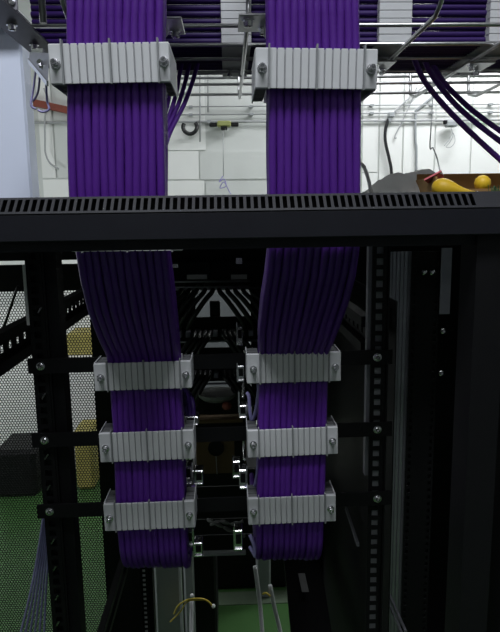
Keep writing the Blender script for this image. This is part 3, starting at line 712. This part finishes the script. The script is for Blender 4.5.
rebase(MB().beam(P(216, 456, YQ-.023), P(217, 474, YQ-.023), .002, .003), B0).build('cord', 'greypaint', br)
rebase(boxpx(235, 442, 244, 474, YQ-.03, .009), B0).build('red_topped_block', 'black', br)
rebase(boxpx(234, 438.5, 244, 441, YQ-.032, .011), B0).build('red_strip', 'rust', br)
single('bent_film', MB().lathe(P(217, 392, 1.6), (0,0,-1), [(0,.055),(.008,.053),(.018,.042),(.025,.022),(.027,.004)], 18), 'film', 'dark grey rounded plastic cover under the third panel', 'cover')
rc = P(227, 406, 1.56)
single('red_cap', MB().lathe(rc, (.5,-.7,.2), [(-.01,.006),(-.008,.011),(.006,.011),(.012,.007),(.013,.002)], 12), 'rust', 'small dark red cap below the grey rounded cover', 'plug')
single('grey_ledge', boxpx(199, 419, 243, 424, 1.6, .05, .002), 'brown', 'dull brown grey ledge just above the middle crossbar', 'ledge')
# crumpled film scraps and lower grey bar
for i, (pts, w) in enumerate((([(207, 519, 1.5), (215, 523, 1.48), (225, 528, 1.5), (236, 533, 1.52), (244, 536, 1.5)], 'lower'), ([(210, 525, 1.52), (220, 521, 1.5), (232, 524, 1.5), (243, 521, 1.5)], 'upper'))):
    mb = MB(); sp = spline([P(*a) for a in pts], 5)
    mb.tube(sp, [.0015+.0045*abs(sin(k*.7)) for k in range(len(sp))], 6); single('film_scrap', mb, 'film', '%s crumpled scrap of grey plastic film in front of the black panels' % w, 'film')
single('lower_bar', boxpx(186, 553, 246, 557.5, 1.45, .02, .002), 'greypaint', 'pale grey horizontal bar below the black panels between the bundle ends', 'bar')

# ------------------------------------------------------------------ metal jacks at the inner edges of the bundles
def jack(px, py, Y, w, h, label, tall=0, face=-1):
    c = P(px, py, Y); t = thing('metal_jack', label, 'jack', c, 'metal jacks at the bundle edges')
    s = Y/FPX*1.02; W_, H_ = w*s, h*s
    MB().box((0, .012, 0), (W_, .024, H_), bev=.0012).build('shell', 'steel', t)
    MB().box((0, -.0005, H_*.12), (W_*.62, .003, H_*.45)).build('opening', 'black', t)
    MB().box((-face*W_*.52, .006, H_*.1), (.0016, .014, H_*1.15)).build('latch', 'steel', t)
    MB().box((0, .0, -H_*.38), (W_*.9, .006, H_*.12), bev=.0006).build('clip', 'steel', t)
    if tall:
        MB().box((face*W_*.5, .0, tall*s*.5), (.0022, .006, abs(tall)*s)).build('earth_strip', 'steel', t)
    return t
JY = .80
jack(240, 336, .95, 6, 20, 'bright metal jack beside the right bundle above its topmost lower clamp', 0, 1)
jack(241, 374, .83, 7, 17, 'bright metal jack at the left end of the upper small clamp on the right bundle', 0, 1)
jack(243, 412, .83, 8, 14, 'shiny metal jack with violet loop beside the right bundle, above its middle small clamp', 22, -1)
jack(237, 470, .90, 8, 19, 'dull metal jack left of the right bundle below the middle clamp, outer one', 0, 1)
jack(243, 480, .83, 8, 22, 'shiny metal jack against the right bundle below the middle clamp, inner one', 0, -1)
jack(238.5, 541, .85, 9, 24, 'shiny metal jack at the left side of the right bundle end', 0, 1)
jack(191.5, 421, .83, 14, 9, 'shiny metal jack right of the left bundle above its middle small clamp', 0, 1)
jack(188, 476, .83, 9, 22, 'shiny metal jack right of the left bundle below its middle small clamp, inner one', 0, -1)
jack(199, 478, .90, 9, 16, 'dull metal jack right of the left bundle below its middle small clamp, outer one', 0, 1)
jack(190, 539, .83, 7, 18, 'bright metal jack touching the end of the left bundle', 0, -1)
jack(198.5, 550, .90, 9, 16, 'open metal jack frame right of the left bundle end', 0, 1)
px_tube('steel_strap', [(245, 350, .9), (245, 362, .9), (244, 382, .86), (243, 398, .84)], .0018, 'steel', 'thin bright upright strap left of the upper small clamp on the right bundle', 'strap')
px_tube('steel_strap', [(244, 436, .9), (244, 448, .9), (245, 460, .88)], .002, 'steel', 'thin bright upright strap left of the middle small clamp on the right bundle', 'strap')
px_tube('steel_strap', [(189, 457, .84), (186, 466, .82), (183.5, 477, .81), (190, 478, .81)], .0012, 'steel', 'thin bright bent wire at the right edge of the left bundle under its middle clamp', 'strap')
px_tube('tail_cable', [(247, 393, .82), (249, 397, .815), (250, 412, .81), (252, 420, .81), (256, 410, .80), (258.5, 392, .79), (258.5, 384, .79)], .0026, 'cable_blue', 'pale violet cable loop at the left edge of the right bundle above the middle clamp', 'cable', 'tail loops')
px_tube('tail_cable', [(246, 486, .83), (252, 492, .82), (256, 480, .80), (258, 465, .79), (258.5, 455, .79)], .0022, 'cable_blue', 'pale violet cable loop at the left edge of the right bundle below the middle clamp', 'cable', 'tail loops')
px_tube('tail_cable', [(250, 535, .82), (254, 545, .81), (255.5, 556, .81), (253, 552, .82), (250, 547, .83)], .0028, 'cable_blue', 'pale violet cable loop at the lower left corner of the right bundle', 'cable', 'tail loops')
for i in range(3):
    px_tube('tail_cable', [(181, 388, .84+i*.012), (184+i*3, 395, .84+i*.012), (185+i*4, 406, .85), (187+i*3, 416, .845)], .0036, 'cable_dark', 'dark purple cable bending into the jack right of the left bundle, %s from the left' % ORD[i], 'cable', 'tails into the left jack')
# ------------------------------------------------------------------ things on the floor beyond the rack
def floorbox(name, x0, x1, ytop, Y, dep, material, label, cat, bev=.01):
    a, b = P(x0, ytop, Y), P(x1, ytop, Y)
    return single(name, MB().box(((a.x+b.x)/2, Y+dep/2, a.z/2), (b.x-a.x, dep, a.z), bev=bev), material, label, cat)
fl_ = lambda px, Y: P(px, 500, Y).x
floorbox('metal_cabinet', 179, 214, 500, 2.5, .3, 'black', 'narrow black cabinet standing behind the yellow wires on the green floor', 'cabinet')
floorbox('metal_cabinet', 185, 250, 286, 3.9, .3, 'greybox', 'added grey box dimming the wall seen in the gap between the draped cables', 'cabinet')  # added box, its grey stands in for the dim wall beyond the gap
floorbox('metal_post', 149, 177, 470, 2.35, .04, 'greypaint', 'wide grey flat metal post standing below the end of the left bundle', 'post')
floorbox('metal_post', 180, 191, 480, 2.45, .02, 'greypaint', 'narrow grey post to the right of the wide grey one below the left bundle', 'post')
floorbox('metal_post', 255, 270, 480, 2.85, .06, 'greypaint', 'grey olive post standing under the left part of the right bundle end', 'post')
floorbox('metal_cabinet', 192, 320, 470, 2.94, .5, 'black', 'low black cabinet standing on the green floor beyond the rack', 'cabinet')
for pts, lab in (([(191.5, 601, 2.3), (191.5, 620, 2.25), (191, 680, 2.1)], 'thin grey pipe under the yellow wires below the left bundle'),
                 ([(255, 566, 2.3), (257.5, 585, 2.28), (261, 615, 2.25), (266, 690, 2.1)], 'pale grey pipe rising left of the grey olive post'),
                 ([(270, 585, 2.3), (275, 610, 2.28), (281, 635, 2.25), (290, 690, 2.1)], 'dull grey pipe rising right of the grey olive post')):
    top = P(*pts[0]); sp = spline([P(*a) for a in pts], 4); low = sp[-1]
    foot = Vector((low.x+(low.x-sp[-4].x)*2, low.y, 0))
    single('grey_pipe', MB().tube(sp+[foot], .009, 8), 'pipe', lab, 'pipe')
px_tube('yellow_wire', [(174, 614, 2.3), (178, 606, 2.3), (185, 601, 2.28), (192, 599, 2.28), (203, 599, 2.28), (210, 603, 2.28), (213, 608, 2.28)], .0035, 'yellowwire', 'yellow wire arching to the right over the thin grey pipe', 'wire')
px_tube('yellow_wire', [(170, 622, 2.3), (180, 612, 2.3), (187, 602, 2.28), (196, 600, 2.28), (207, 600, 2.28)], .003, 'yellowwire', 'yellow wire running up to the left end below the arching one', 'wire')
px_tube('yellow_wire', [(263, 594, 2.3), (266, 593, 2.28), (270, 596, 2.28)], .004, 'yellowwire', 'short yellow wire scrap in front of the grey olive post', 'wire')
for px, py, lab in ((192, 595.5, 'small white bead on top of the thin grey pipe'), (213.5, 606, 'small white bead at the right end of the arching yellow wire')):
    single('bead', MB().lathe(P(px, py, 2.28), (0,0,1), [(-.008,.002),(-.006,.007),(0,.0085),(.006,.006),(.008,.002)], 12), 'white', lab, 'bead')
# label on the inner right frame, seen below the right bundle
lp = single('paper_label', MB().add([P(298, 574, 1.3), P(305, 574, 1.3), P(309, 592, 1.24), P(302, 592, 1.24)]+[a+Vector((0, .003, 0)) for a in (P(298, 574, 1.3), P(305, 574, 1.3), P(309, 592, 1.24), P(302, 592, 1.24))], [(0,1,2,3),(7,6,5,4),(0,4,5,1),(1,5,6,2),(2,6,7,3),(3,7,4,0)]), 'film', 'blank whitish paper label on the dark plate below the right bundle', 'label')
single('dark_plate', MB().beam(P(300, 545, 1.42), P(312, 640, 1.18), .09, .012), 'black', 'black sloping plate carrying the whitish label below the right bundle', 'plate')
# grey partition behind right bundle, visible between bundle and right rail
floorbox('grey_partition', 327, 362, 345, 2.6, .05, 'partition', 'tall grey partition board seen between the right bundle and the right rail', 'partition')
# through the mesh door: yellow sacks, dark bin, pale sheet
wc = floorbox('white_crate', 58, 102, 358, 4.55, .35, 'white', 'tall white crate stack by the back wall behind the mesh door', 'crate')
a, b = P(66, 358, 4.6), P(95, 335, 4.6)
single('yellow_crate', MB().box(((a.x+b.x)/2, 4.75, (P(80, 358, 4.55).z+.002)+(b.z-a.z)/2), (b.x-a.x, .28, b.z-a.z), bev=.02), 'ochre', 'yellow crate on top of the tall white crates behind the mesh door', 'crate')
floorbox('yellow_drum', 73, 91, 430, 4.2, .25, 'ochre', 'short yellow drum in front of the white crates behind the mesh door', 'drum', .02)
floorbox('dark_bin', -10, 34, 452, 4.1, .4, 'black', 'dark low bin on the green floor behind the mesh door at far left', 'bin', .03)
floorbox('dark_bin', 36, 60, 445, 4.5, .3, 'greysteel', 'grey low bin on the green floor behind the left rear post', 'bin', .03)

for o in bpy.data.objects:
    if 'label' in o and not 4 <= len(o['label'].split()) <= 16 and o.parent is None: print('LABEL', len(o['label'].split()), o.name, o['label'])
